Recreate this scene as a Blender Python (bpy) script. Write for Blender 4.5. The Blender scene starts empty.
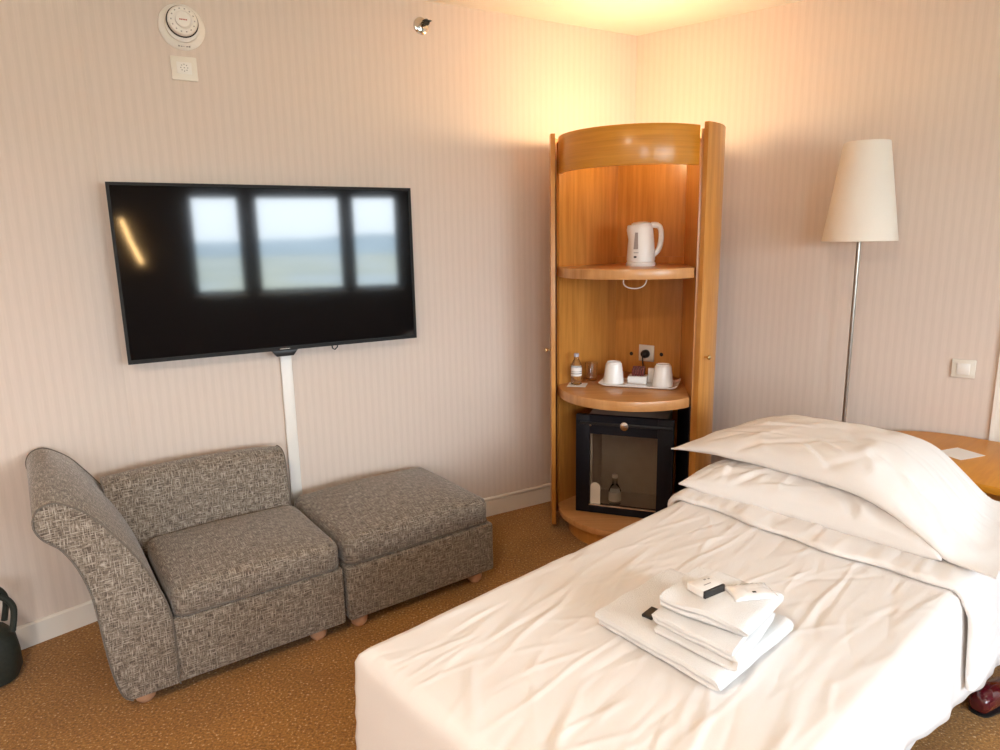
import bpy, bmesh, math, random
from mathutils import Vector, Matrix, noise
random.seed(7)
PI = math.pi
sc = bpy.context.scene
COL = sc.collection
R = math.radians

# ------------------------------------------------------------------ camera geometry
FPX = 680.0
VV = (562.8, 3750.2)          # vanishing point of the verticals
CAMH = 1.45
dn = Vector((VV[0]-500, VV[1]-375, FPX)).normalized()
UP = -dn
FW = (Vector((0, 0, 1)) - UP*UP.z).normalized()
RT = FW.cross(UP)
if RT.x < 0: RT = -RT
def ray(x, y):
    v = Vector((x-500, y-375, FPX))
    return Vector((v.dot(RT), v.dot(FW), v.dot(UP)))
CAMP = Vector((0, 0, CAMH))
def G(x, y, z=0.0):
    r = ray(x, y); t = (z-CAMH)/r.z
    return CAMP + r*t
def OnP(x, y, p, n):
    r = ray(x, y); t = (Vector(p)-CAMP).dot(n)/r.dot(n)
    return CAMP + r*t

# ------------------------------------------------------------------ materials
MATS = {}
def newmat(name, col=(.8,.8,.8), rough=.5, metal=0.0, spec=None, trans=0.0, ior=None, sheen=0.0, coat=0.0, emis=None, estr=0.0):
    m = bpy.data.materials.new(name); m.use_nodes = True
    b = m.node_tree.nodes['Principled BSDF']
    b.inputs['Base Color'].default_value = (*col, 1)
    b.inputs['Roughness'].default_value = rough
    b.inputs['Metallic'].default_value = metal
    if spec is not None: b.inputs['Specular IOR Level'].default_value = spec
    if trans: b.inputs['Transmission Weight'].default_value = trans
    if ior: b.inputs['IOR'].default_value = ior
    if sheen:
        b.inputs['Sheen Weight'].default_value = sheen
    if coat:
        b.inputs['Coat Weight'].default_value = coat; b.inputs['Coat Roughness'].default_value = .15
    if emis:
        b.inputs['Emission Color'].default_value = (*emis, 1); b.inputs['Emission Strength'].default_value = estr
    MATS[name] = m
    return m, m.node_tree.nodes, m.node_tree.links, b
def nd(N, t, **k):
    n = N.new(t)
    for a, v in k.items(): setattr(n, a, v)
    return n
def setin(n, **k):
    for a, v in k.items(): n.inputs[a.replace('_', ' ')].default_value = v
def mapping(N, L, scale, src='UV'):
    tc = N.new('ShaderNodeTexCoord'); mp = N.new('ShaderNodeMapping')
    mp.inputs['Scale'].default_value = scale
    L.new(tc.outputs[src], mp.inputs['Vector']); return mp
def ramp(N, L, src, stops):
    r = N.new('ShaderNodeValToRGB'); e = r.color_ramp.elements
    while len(e) < len(stops): e.new(.5)
    for i, (p, c) in enumerate(stops):
        e[i].position = p; e[i].color = (*c, 1)
    L.new(src, r.inputs['Fac']); return r
def bump(N, L, src, b, strength, dist):
    bp = N.new('ShaderNodeBump'); bp.inputs['Strength'].default_value = strength; bp.inputs['Distance'].default_value = dist
    L.new(src, bp.inputs['Height']); L.new(bp.outputs['Normal'], b.inputs['Normal']); return bp

def mat_wall():
    m, N, L, b = newmat('wallpaper', rough=.75, spec=.25)
    mp = mapping(N, L, (1, 1, 1))
    w = nd(N, 'ShaderNodeTexWave', wave_type='BANDS', bands_direction='X', wave_profile='SIN'); setin(w, Scale=9.2, Distortion=0.0)
    L.new(mp.outputs[0], w.inputs['Vector'])
    mp2 = mapping(N, L, (260, 12, 1)); n = nd(N, 'ShaderNodeTexNoise'); setin(n, Scale=1.0, Detail=2.0)
    L.new(mp2.outputs[0], n.inputs['Vector'])
    r = ramp(N, L, w.outputs['Fac'], [(.25, (.665, .565, .492)), (.6, (.690, .588, .514))])
    r2 = ramp(N, L, n.outputs['Fac'], [(.3, (.96, .96, .96)), (.7, (1, 1, 1))])
    mx = nd(N, 'ShaderNodeMix', data_type='RGBA', blend_type='MULTIPLY'); mx.inputs[0].default_value = 1
    L.new(r.outputs[0], mx.inputs[6]); L.new(r2.outputs[0], mx.inputs[7]); L.new(mx.outputs[2], b.inputs['Base Color'])
    bump(N, L, w.outputs['Fac'], b, .12, .002)
def mat_wood(name, dark, light, rough=.3, sc_=(38, 2.2, 38), coat=.25):
    m, N, L, b = newmat(name, rough=rough, coat=coat)
    mp = mapping(N, L, sc_)
    n = nd(N, 'ShaderNodeTexNoise'); setin(n, Scale=1.0, Detail=6.0, Roughness=.6, Distortion=.3)
    L.new(mp.outputs[0], n.inputs['Vector'])
    r = ramp(N, L, n.outputs['Fac'], [(.32, dark), (.68, light)])
    L.new(r.outputs[0], b.inputs['Base Color'])
    bump(N, L, n.outputs['Fac'], b, .05, .001)
def mat_fabric():
    m, N, L, b = newmat('tweed', rough=.95, spec=.15, sheen=.25)
    outs = []
    for s, o_ in (((300, 30, 1), 0), ((30, 300, 1), 7.3), ((520, 80, 1), 3.1), ((80, 520, 1), 5.7)):
        mp = mapping(N, L, s); mp.inputs['Location'].default_value = (o_, o_*2, 0)
        n = nd(N, 'ShaderNodeTexNoise'); setin(n, Scale=1.0, Detail=1.0, Roughness=.5)
        L.new(mp.outputs[0], n.inputs['Vector']); outs.append(n.outputs['Fac'])
    def op(o, a, c):
        q = nd(N, 'ShaderNodeMath', operation=o)
        for k, v in enumerate((a, c)):
            if isinstance(v, float): q.inputs[k].default_value = v
            else: L.new(v, q.inputs[k])
        return q.outputs[0]
    mx = op('MAXIMUM', outs[0], outs[1]); mn = op('MINIMUM', outs[2], outs[3])
    a3 = op('ADD', op('MULTIPLY', mx, .62), op('MULTIPLY', mn, .38))
    r = ramp(N, L, a3, [(.41, (.07, .055, .044)), (.49, (.165, .130, .098)), (.555, (.27, .23, .188)), (.64, (.42, .375, .315))])
    L.new(r.outputs[0], b.inputs['Base Color'])
    bump(N, L, a3, b, .5, .0015)
def mat_carpet():
    m, N, L, b = newmat('carpet', rough=.97, spec=.1, sheen=.2)
    mp = mapping(N, L, (1, 1, 1), 'Object')
    n = nd(N, 'ShaderNodeTexNoise'); setin(n, Scale=120.0, Detail=2.0, Roughness=.6); L.new(mp.outputs[0], n.inputs['Vector'])
    n2 = nd(N, 'ShaderNodeTexNoise'); setin(n2, Scale=4.0, Detail=3.0); L.new(mp.outputs[0], n2.inputs['Vector'])
    r = ramp(N, L, n.outputs['Fac'], [(.30, (.18, .080, .016)), (.55, (.36, .170, .034)), (.63, (.42, .21, .046)), (.70, (.70, .50, .26))])
    r2 = ramp(N, L, n2.outputs['Fac'], [(.3, (.85, .82, .8)), (.7, (1.05, 1.03, 1))])
    mx = nd(N, 'ShaderNodeMix', data_type='RGBA', blend_type='MULTIPLY'); mx.inputs[0].default_value = 1
    L.new(r.outputs[0], mx.inputs[6]); L.new(r2.outputs[0], mx.inputs[7]); L.new(mx.outputs[2], b.inputs['Base Color'])
    bump(N, L, n.outputs['Fac'], b, .6, .004)
def mat_cloth(name, col, scale=900, st=.15, sheen=.1, d=.001):
    m, N, L, b = newmat(name, col, rough=.85, spec=.2, sheen=sheen)
    mp = mapping(N, L, (1, 1, 1), 'Object')
    n = nd(N, 'ShaderNodeTexNoise'); setin(n, Scale=float(scale), Detail=2.0); L.new(mp.outputs[0], n.inputs['Vector'])
    r = ramp(N, L, n.outputs['Fac'], [(.3, tuple(c*.95 for c in col)), (.7, col)])
    L.new(r.outputs[0], b.inputs['Base Color'])
    bump(N, L, n.outputs['Fac'], b, st, d)
def mat_noisy(name, col, rough, var=.08, scale=40, metal=0.0, coat=0.0, spec=None):
    m, N, L, b = newmat(name, col, rough, metal, spec=spec, coat=coat)
    mp = mapping(N, L, (1, 1, 1), 'Object')
    n = nd(N, 'ShaderNodeTexNoise'); setin(n, Scale=float(scale), Detail=3.0); L.new(mp.outputs[0], n.inputs['Vector'])
    r = ramp(N, L, n.outputs['Fac'], [(.3, tuple(c*(1-var) for c in col)), (.7, col)])
    L.new(r.outputs[0], b.inputs['Base Color'])
mat_wall(); mat_fabric(); mat_carpet()
mat_wood('wood', (.47, .185, .030), (.64, .29, .062), .36)
mat_wood('wood_fascia', (.52, .20, .014), (.68, .29, .028), .3, (2.2, 60, 2))
mat_wood('wood_table', (.56, .22, .012), (.68, .29, .020), .4, (3, 30, 3), .0)
mat_cloth('duvet_cotton', (.80, .765, .74))
mat_cloth('pillow_cotton', (.80, .768, .745))
mat_cloth('terry', (.80, .785, .77), 420, .8, .4, .004)
mat_noisy('ceiling_paint', (.82, .79, .72), .9, .02, 8)
mat_noisy('white_paint', (.80, .745, .67), .45, .03, 15)
mat_noisy('white_plastic', (.80, .77, .72), .35, .02, 30)
mat_noisy('cream_plastic', (.76, .71, .62), .4, .02, 30)
mat_noisy('ceramic', (.85, .83, .80), .18, .02, 30)
mat_noisy('black_plastic', (.012, .012, .014), .35, .2, 60)
mat_noisy('fridge_black', (.006, .006, .011), .5, .2, 30, spec=.25)
mat_noisy('frame_grey', (.012, .011, .010), .5, .1, 80, spec=.2)
mat_noisy('pole_metal', (.38, .35, .31), .28, .1, 60, metal=1.0)
mat_noisy('dark_metal', (.06, .055, .05), .3, .1, 60, metal=.8)
mat_noisy('chrome', (.75, .72, .68), .15, .05, 60, metal=1.0)
mat_noisy('brass', (.70, .52, .26), .25, .05, 60, metal=1.0)
mat_noisy('piping_dark', (.16, .135, .112), .9, .2, 90)
mat_noisy('bun_wood', (.60, .34, .20), .4, .15, 30)
mat_noisy('bag_nylon', (.022, .027, .020), .6, .3, 90)
mat_noisy('patent_red', (.10, .006, .012), .12, .1, 20, coat=1.0)
mat_noisy('card_white', (.82, .80, .78), .6, .02, 50)
mat_noisy('card_black', (.015, .015, .015), .4, .1, 50)
mat_noisy('sachet_red', (.16, .025, .02), .4, .3, 90)
mat_noisy('shade_fabric', (.80, .74, .66), .8, .02, 200)
mat_noisy('print_grey', (.32, .30, .29), .6, .05, 50)
mat_noisy('print_red', (.45, .08, .06), .6, .05, 50)
mat_noisy('mullion', (.20, .19, .18), .5, .05, 20)
mat_noisy('fridge_inside', (.50, .42, .34), .6, .1, 20)
m, N, L, b = newmat('screen', (.004, .004, .005), .055, spec=.7)
m, N, L, b = newmat('glass', (1, 1, 1), .02, trans=1.0, ior=1.4)
m, N, L, b = newmat('bottle_plastic', (.92, .95, .98), .04, trans=1.0, ior=1.33)
m, N, L, b = newmat('smoked_glass', (.80, .76, .72), .03, trans=1.0, ior=1.1)
m, N, L, b = newmat('water_window', (.35, .30, .28), .15)
m, N, L, b = newmat('lamp_glow', (1, .8, .5), .5, emis=(1, .62, .25), estr=25)
def mat_ground():
    m, N, L, b = newmat('airfield', rough=.95)
    mp = mapping(N, L, (1, 1, 1), 'Object')
    n = nd(N, 'ShaderNodeTexNoise'); setin(n, Scale=.02, Detail=4.0); L.new(mp.outputs[0], n.inputs['Vector'])
    r = ramp(N, L, n.outputs['Fac'], [(.40, (.42, .44, .38)), (.5, (.60, .56, .40)), (.6, (.55, .57, .56))])
    L.new(r.outputs[0], b.inputs['Base Color'])
mat_ground()
mat_noisy('concrete_light', (.55, .54, .52), .9, .1, .5)
mat_noisy('hill_blue', (.48, .54, .56), 1.0, .2, .01)

# ------------------------------------------------------------------ mesh helpers
def boxuv(me):
    uv = me.uv_layers.new(name='UVMap')
    for p in me.polygons:
        n = p.normal; ax = max(range(3), key=lambda i: abs(n[i]))
        for li in p.loop_indices:
            c = me.vertices[me.loops[li].vertex_index].co
            uv.data[li].uv = (c.y, c.z) if ax == 0 else ((c.x, c.z) if ax == 1 else (c.x, c.y))
def obj(name, bm, mat, parent=None, smooth=True, angle=35, uv=None, sub=0):
    bmesh.ops.recalc_face_normals(bm, faces=bm.faces)
    me = bpy.data.meshes.new(name); bm.to_mesh(me); bm.free()
    if uv: 
        lay = me.uv_layers.new(name='UVMap')
        for p in me.polygons:
            for li in p.loop_indices:
                lay.data[li].uv = uv(me.vertices[me.loops[li].vertex_index].co)
    else: boxuv(me)
    if smooth:
        me.polygons.foreach_set('use_smooth', [True]*len(me.polygons))
        me.set_sharp_from_angle(angle=R(angle))
    me.materials.append(MATS[mat])
    o = bpy.data.objects.new(name, me); COL.objects.link(o)
    if parent: o.parent = parent
    if sub:
        s = o.modifiers.new('sub', 'SUBSURF'); s.levels = sub; s.render_levels = sub
    return o
def tag(o, label, cat, group=None):
    o['label'] = label; o['category'] = cat
    if group: o['group'] = group
    return o
def struct(o):
    o['kind'] = 'structure'; return o
def thing(name, label, cat, loc=(0,0,0), rot=0, group=None):
    o = bpy.data.objects.new(name, None); COL.objects.link(o)
    o.empty_display_size = .1
    o.location = loc; o.rotation_euler = (0, 0, rot)
    return tag(o, label, cat, group)
def B(): return bmesh.new()
def box(bm, lo, hi, bev=0.0, seg=2, M=None):
    r = bmesh.ops.create_cube(bm, size=1.0)
    vs = r['verts']
    for v in vs:
        v.co = Vector(((lo[i]+hi[i])/2 + v.co[i]*(hi[i]-lo[i]) for i in range(3)))
    if bev > 0:
        es = list({e for v in vs for e in v.link_edges})
        rr = bmesh.ops.bevel(bm, geom=es, offset=bev, segments=seg, profile=.5, affect='EDGES')
        vs = [v for v in rr['verts']]
    if M is not None:
        for v in set(vs): v.co = M @ v.co
    return bm
def lathe(bm, prof, n=32, c=(0,0,0), M=None):
    rings = []
    for (r, z) in prof:
        if r < 1e-6:
            rings.append([bm.verts.new((c[0], c[1], c[2]+z))])
        else:
            rings.append([bm.verts.new((c[0]+r*math.cos(2*PI*k/n), c[1]+r*math.sin(2*PI*k/n), c[2]+z)) for k in range(n)])
    for a, b_ in zip(rings, rings[1:]):
        for k in range(n):
            k2 = (k+1) % n
            if len(a) == 1 and len(b_) == 1: continue
            if len(a) == 1: bm.faces.new((a[0], b_[k], b_[k2]))
            elif len(b_) == 1: bm.faces.new((a[k], a[k2], b_[0]))
            else: bm.faces.new((a[k], a[k2], b_[k2], b_[k]))
    if M is not None:
        for rg in rings:
            for v in rg: v.co = M @ v.co
    return bm
def tube(bm, pts, r, n=10, closed=False):
    pts = [Vector(p) for p in pts]; rings = []
    N_ = len(pts); prev = None
    for i, p in enumerate(pts):
        if closed: t = (pts[(i+1) % N_]-pts[i-1]).normalized()
        else: t = (pts[min(i+1, N_-1)]-pts[max(i-1, 0)]).normalized()
        if prev is None:
            a = Vector((0, 0, 1)) if abs(t.z) < .9 else Vector((1, 0, 0))
            u = t.cross(a).normalized()
        else:
            u = (prev - t*prev.dot(t)).normalized()
        prev = u; v = t.cross(u)
        rr = r[i] if isinstance(r, (list, tuple)) else r
        rings.append([bm.verts.new(p+u*rr*math.cos(2*PI*k/n)+v*rr*math.sin(2*PI*k/n)) for k in range(n)])
    pairs = list(zip(rings, rings[1:]))
    if closed: pairs.append((rings[-1], rings[0]))
    for a, b_ in pairs:
        for k in range(n):
            k2 = (k+1) % n; bm.faces.new((a[k], a[k2], b_[k2], b_[k]))
    if not closed:
        bm.faces.new(rings[0][::-1]); bm.faces.new(rings[-1])
    return bm
def prism(bm, poly, z0, z1, bev=0.0, axis='z', M=None):
    """extrude 2-D polygon. axis z: (x,y); axis y: polygon (x,z) extruded in y"""
    def mk(p, h): return (p[0], p[1], h) if axis == 'z' else (p[0], h, p[1])
    a = [bm.verts.new(mk(p, z0)) for p in poly]; b_ = [bm.verts.new(mk(p, z1)) for p in poly]
    n = len(poly); fs = [bm.faces.new(a), bm.faces.new(b_)]
    for k in range(n): bm.faces.new((a[k], a[(k+1) % n], b_[(k+1) % n], b_[k]))
    vs = a+b_
    if bev > 0:
        bmesh.ops.recalc_face_normals(bm, faces=bm.faces)
        es = [e for f in fs for e in f.edges]
        rr = bmesh.ops.bevel(bm, geom=es, offset=bev, segments=2, profile=.5, affect='EDGES', clamp_overlap=True)
        vs = list(bm.verts)
    if M is not None:
        for v in vs: v.co = M @ v.co
    return bm
def smoothpoly(pts, n=4, closed=True):
    out = []; N_ = len(pts)
    rng = range(N_) if closed else range(N_-1)
    g = (lambda i: pts[i % N_]) if closed else (lambda i: pts[max(0, min(N_-1, i))])
    for i in rng:
        p0, p1, p2, p3 = [Vector(g(i+k)) for k in (-1, 0, 1, 2)]
        for k in range(n):
            t = k/n
            out.append(.5*((2*p1)+(-p0+p2)*t+(2*p0-5*p1+4*p2-p3)*t*t+(-p0+3*p1-3*p2+p3)*t**3))
    if not closed: out.append(Vector(pts[-1]))
    return out
def arcpoly(c, r, a0, a1, n=24):
    return [(c[0]+r*math.cos(R(a0+(a1-a0)*k/n)), c[1]+r*math.sin(R(a0+(a1-a0)*k/n))) for k in range(n+1)]
def shell_arc(bm, c, r0, r1, a0, a1, z0, z1, n=28, bev=0):
    p = arcpoly(c, r1, a0, a1, n)+arcpoly(c, r0, a1, a0, n)
    return prism(bm, p, z0, z1, bev)

# ------------------------------------------------------------------ walls
AL = R(60.17); wd = Vector((math.sin(AL), math.cos(AL), 0)); wn = Vector((wd.y, -wd.x, 0))    # tv wall direction and inward normal
AR = R(128.0); rd = Vector((math.sin(AR), math.cos(AR), 0)); rn = Vector((rd.y, -rd.x, 0))
if rn.dot(-Vector((1.0, 3.5, 0))) < 0: rn = -rn
CN = Vector((.761, 3.892, 0)); H = 2.488
D0 = Vector((-1.470, 2.614, 0))                       # the slight bend in the tv wall
D0 = CN + wd*((D0-CN).dot(wd))
l2 = (Vector((-1.807, 2.237, 0))-D0).normalized()
W1 = D0 + l2*2.9
TR = CN + rd*1.735                                    # trim / bend on the right wall
bd = Vector((math.sin(R(138)), math.cos(R(138)), 0)); bl = Vector((math.sin(R(48)), math.cos(R(48)), 0))
hd = bd
DW = 2.5
E1 = TR + bd*(DW-TR.dot(bd))                          # right wall meets window wall
t_ = DW - W1.dot(bd)
W2 = W1 + bd*t_
def wall(name, a, b_, z0=0, z1=H, inward=None, th=.12, mat='wallpaper'):
    a = Vector(a); b_ = Vector(b_); d = (b_-a).normalized(); n = Vector((d.y, -d.x, 0))
    mid = (a+b_)/2
    ctr = Vector((.5, 1.2, 0))
    if n.dot(ctr-mid) < 0: n = -n
    o = -n*th
    bm = B()
    prism(bm, [(a.x, a.y), (b_.x, b_.y), ((b_+o).x, (b_+o).y), ((a+o).x, (a+o).y)], z0, z1)
    ob = obj(name, bm, mat, None, smooth=False, uv=lambda c: ((c-a).dot(d), c.z))
    return struct(ob), n
w, nL = wall('wall_left', CN, D0)
w, nL2 = wall('wall_left_front', D0, W1)
w, nR = wall('wall_right', CN, TR)
w, nR2 = wall('wall_right_front', TR, E1, mat='white_paint')
w, nBk = wall('wall_rear', W1, W2)
# window wall, built round three openings plus one added for front light; s runs along bl
def WP(s, z=0): 
    p = bd*DW + bl*s; return Vector((p.x, p.y, z))
wins = [(-2.1, -.65), (.34, .87), (1.01, 1.97), (2.07, 2.62)]  # first opening is unseen, added to light the room from the front
ZS, ZH = .89, 1.97
sA, sB = W2.dot(bl), E1.dot(bl)
bm = B()
def wseg(bm, s0, s1, z0, z1, d0=0.0, d1=.15):
    a = WP(s0)+bd*d0; b_ = WP(s1)+bd*d0; c = WP(s1)+bd*d1; d = WP(s0)+bd*d1
    prism(bm, [(a.x, a.y), (b_.x, b_.y), (c.x, c.y), (d.x, d.y)], z0, z1)
wseg(bm, sA, sB, 0, ZS); wseg(bm, sA, sB, ZH, H)
edges = [sA]+[v for w_ in wins for v in w_]+[sB]
for k in range(0, len(edges), 2): wseg(bm, edges[k], edges[k+1], ZS, ZH)
mat_noisy('darkened_window_wall', (.13, .10, .075), .9, .2, 10)  # unseen wall coloured dark so the television screen reflects less
struct(obj('wall_window_side', bm, 'darkened_window_wall', None, smooth=False))
for i, (s0, s1) in enumerate(wins):
    bm = B()
    f = .035
    wseg(bm, s0, s1, ZS, ZS+f, .04, .10); wseg(bm, s0, s1, ZH-f, ZH, .04, .10)
    wseg(bm, s0, s0+f, ZS+f, ZH-f, .04, .10); wseg(bm, s1-f, s1, ZS+f, ZH-f, .04, .10)
    o = struct(obj('window_%d' % (i+1), bm, 'mullion', None, smooth=False))
    bm = B(); wseg(bm, s0-.02, s1+.02, ZS-.03, ZS-.001, -.05, 0.0)
    struct(obj('trim_%d' % (i+2), bm, 'white_paint', None, smooth=False))
# floor and ceiling
poly = [(p.x, p.y) for p in (CN-nL*.1-nR*.1, D0-nL*.12, W1-nL2*.12, W2+bd*.15, E1+bd*.15-nR2*.1, TR-nR*.1)]
bm = B(); prism(bm, poly, -.1, 0); struct(obj('floor', bm, 'carpet', None, smooth=False))
bm = B(); prism(bm, poly, H, H+.1); struct(obj('ceiling', bm, 'ceiling_paint', None, smooth=False))
# baseboards
def board(name, a, b_, n, h=.088, th=.014, mat='white_paint', z0=0.0, trim=0):
    a = Vector(a); b_ = Vector(b_); bm = B()
    prof = [(0, z0), (th, z0), (th, h-.006), (th*.5, h), (0, h)]
    va = [bm.verts.new((a.x+n.x*p, a.y+n.y*p, z)) for p, z in prof]
    vb = [bm.verts.new((b_.x+n.x*p, b_.y+n.y*p, z)) for p, z in prof]
    k = len(prof)
    bm.faces.new(va); bm.faces.new(vb)
    for i in range(k): bm.faces.new((va[i], va[(i+1) % k], vb[(i+1) % k], vb[i]))
    return struct(obj(name, bm, mat, None, smooth=False))
board('baseboard_left', CN, D0, nL)
board('baseboard_left_front', D0, W1, nL2)
board('baseboard_right', CN, TR, nR)
# strip where the right wall turns
bm = B(); q = TR+nR*.0
a = TR-rd*.014; prism(bm, [(a.x, a.y), (TR.x, TR.y), ((TR+nR*.012).x, (TR+nR*.012).y), ((a+nR*.012).x, (a+nR*.012).y)], 0, H)
struct(obj('trim_1', bm, 'white_paint', None, smooth=False))
# small cable duct along the top of the skirting, right of the ottoman
pa, pb = OnP(470, 500, CN, wn), OnP(551, 481, CN, wn)
bm = B(); a = pa+nL*.012; c = pb+nL*.012
tube(bm, [Vector((a.x, a.y, .097)), Vector((c.x, c.y, .097))], .009, 10)
tag(obj('cable_duct', bm, 'white_plastic'), 'thin white cable duct along the skirting between ottoman and cabinet', 'cable duct')

# ------------------------------------------------------------------ television
TO = CN + nL*.075
def onTV(x, y): return OnP(x, y, TO, wn)
tl, tr_, br_, blc = onTV(106, 182), onTV(410, 188), onTV(416, 339), onTV(127, 363)
tz1 = (tl.z+tr_.z)/2; tz0 = (br_.z+blc.z)/2
tt0 = ((tl+blc)/2-TO).dot(wd); tt1 = ((tr_+br_)/2-TO).dot(wd)
tw = tt1-tt0; th_ = tz1-tz0
print('TV', tw, th_, tz0, tz1)
TC = TO+wd*(tt0+tt1)/2
tv = thing('television', 'large black flat screen television mounted on the striped wall above the sofa', 'television', (TC.x, TC.y, tz0), math.atan2(wd.y, wd.x))
# local x along wall, local -y toward the room
hw = tw/2
bm = B(); box(bm, (-hw, 0, 0), (hw, .045, th_), .004); obj('casing', bm, 'black_plastic', tv)
bm = B(); f = .011
for lo, hi in (((-hw, -.008, 0), (hw, .0, f*1.4)), ((-hw, -.008, th_-f), (hw, 0, th_)), ((-hw, -.008, f*1.4), (-hw+f, 0, th_-f)), ((hw-f, -.008, f*1.4), (hw, 0, th_-f))):
    box(bm, lo, hi)
obj('bezel', bm, 'frame_grey', tv, smooth=False)
bm = B(); box(bm, (-hw+f, -.003, f*1.4), (hw-f, -.0005, th_-f)); obj('screen', bm, 'screen', tv, smooth=False)
bm = B(); xk = (OnP(285, 352, TO, wn)-TC).dot(wd)
prism(bm, [(xk-.055, 0.0), (xk+.055, 0.0), (xk+.035, -.026), (xk-.035, -.026)], -.006, .03, .003, 'y'); obj('sensor_tab', bm, 'black_plastic', tv)
bm = B(); box(bm, (xk-.02, -.0085, .004), (xk+.02, -.0079, .009)); obj('logo_mark', bm, 'chrome', tv, smooth=False)
bm = B(); xk2 = (OnP(336, 347, TO, wn)-TC).dot(wd)
tube(bm, [(xk2-.012, .02, 0.002), (xk2-.01, .02, -.015), (xk2, .02, -.022), (xk2+.012, .02, -.012), (xk2+.014, .02, 0.002)], .003, 8); obj('cable_loop', bm, 'black_plastic', tv)
bm = B(); box(bm, (-.2, .045, .15), (.2, .072, .45), .003); obj('wall_bracket', bm, 'black_plastic', tv)
# white trunking below the television
p0 = OnP(285, 357, CN, wn)
bm = B(); rx = math.atan2(wd.y, wd.x)
c_ = p0 + nL*.0
o = bpy.data.objects.new
bm = B(); box(bm, (-.024, -.018, .09), (.024, 0, tz0+.05), .003)
tag(obj('cable_trunking', bm, 'white_plastic'), 'white vertical cable trunking on the wall running down from the television', 'cable trunking')
ct = bpy.context.scene.objects['cable_trunking']; ct.location = (p0.x, p0.y, 0); ct.rotation_euler = (0, 0, rx)

# ------------------------------------------------------------------ wall fittings
p = OnP(181.5, 27.5, CN, wn)
al = thing('alarm_sounder', 'round white alarm sounder high on the wall above the square plate', 'alarm', p+wn*0.0, rx)
MY = Matrix.Rotation(PI/2, 4, 'X')      # lathe z -> -y (into room)
bm = B(); lathe(bm, [(0, 0), (.081, 0), (.082, .006), (.077, .014), (.060, .022), (.058, .034), (0, .035)], 48, M=MY); obj('base', bm, 'white_plastic', al)
bm = B(); lathe(bm, [(0, .0352), (.051, .0352), (.052, .052), (.047, .060), (.033, .064), (.031, .0615), (.027, .0615), (.025, .068), (0, .070)], 48, M=Matrix.Translation((0, 0, .010)) @ MY); obj('dome', bm, 'white_plastic', al)
bm = B(); tube(bm, [(.0535*math.cos(t), -.040, .010+.0535*math.sin(t)) for t in [2*PI*k/40 for k in range(40)]], .0022, 8, True); obj('rim_ring', bm, 'frame_grey', al)
for k in range(14):
    a = 2*PI*k/14; bm = B()
    box(bm, (-.0025, -.0605, -.004), (.0025, -.0575, .004), M=Matrix.Translation((.038*math.cos(a), -.002, .010+.038*math.sin(a))) @ Matrix.Rotation(-a+PI/2, 4, 'Y'))
    obj('slot', bm, 'print_grey', al, smooth=False)
bm = B()
for k in range(5): box(bm, (-.013+k*.0055, -.0710, .008), (-.009+k*.0055, -.0695, .012))
obj('red_lettering', bm, 'print_red', al, smooth=False)
bm = B()
for k, wdt in enumerate((.006, .006, .003, .007, .006)): box(bm, (-.02+k*.009, -.0175, -.072), (-.02+k*.009+wdt, -.0105, -.066))
obj('lettering', bm, 'print_grey', al, smooth=False)
p = OnP(184, 69, CN, wn)
pl = thing('wall_plate', 'small square white speaker plate with a ring of dots under the round alarm', 'wall plate', p, rx)
bm = B(); box(bm, (-.046, -.010, -.043), (.046, 0, .043), .003); obj('plate', bm, 'cream_plastic', pl)
bm = B(); box(bm, (-.026, -.013, -.020), (.026, -.010, .022), .001); obj('insert', bm, 'white_plastic', pl)
bm = B()
for k in range(9):
    a = 2*PI*k/8; rr = .012 if k < 8 else 0
    lathe(bm, [(0, 0), (.0022, 0), (0, .001)], 8, M=Matrix.Translation((rr*math.cos(a), -.013, .002+rr*math.sin(a))) @ MY)
obj('dot_ring', bm, 'print_grey', pl)
p = OnP(421, 26, CN, wn)
sp = thing('sprinkler', 'chrome sidewall sprinkler head on the wall close to the ceiling', 'sprinkler', p, rx)
bm = B(); lathe(bm, [(0, 0), (.036, 0), (.036, .003), (.028, .009), (.012, .011), (.012, .03), (0, .03)], 32, M=MY); obj('rosette', bm, 'chrome', sp)
bm = B(); tube(bm, [(-.012, -.03, 0), (-.016, -.045, 0), (0, -.06, 0), (.016, -.045, 0), (.012, -.03, 0)], .0028, 8)
tube(bm, [(0, -.03, 0), (0, -.06, 0)], .0035, 8); obj('frame_arms', bm, 'dark_metal', sp)
bm = B(); box(bm, (-.016, -.072, .004), (.02, -.045, .0075), .001); lathe(bm, [(0, 0), (.014, 0), (.014, .002), (0, .002)], 16, M=Matrix.Translation((0, -.06, 0)) @ MY); obj('deflector', bm, 'dark_metal', sp)
rxr = math.atan2(rd.y, rd.x)
p = OnP(963.5, 368.5, CN, nR)
sw = thing('light_switch', 'square cream light switch on the right wall above the round ended table', 'switch', p, rxr)
bm = B(); box(bm, (-.044, -.011, -.04), (.044, 0, .04), .004); obj('plate', bm, 'cream_plastic', sw)
bm = B(); box(bm, (-.024, -.016, -.024), (.024, -.010, .024), .002); obj('rocker', bm, 'white_plastic', sw)

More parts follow.
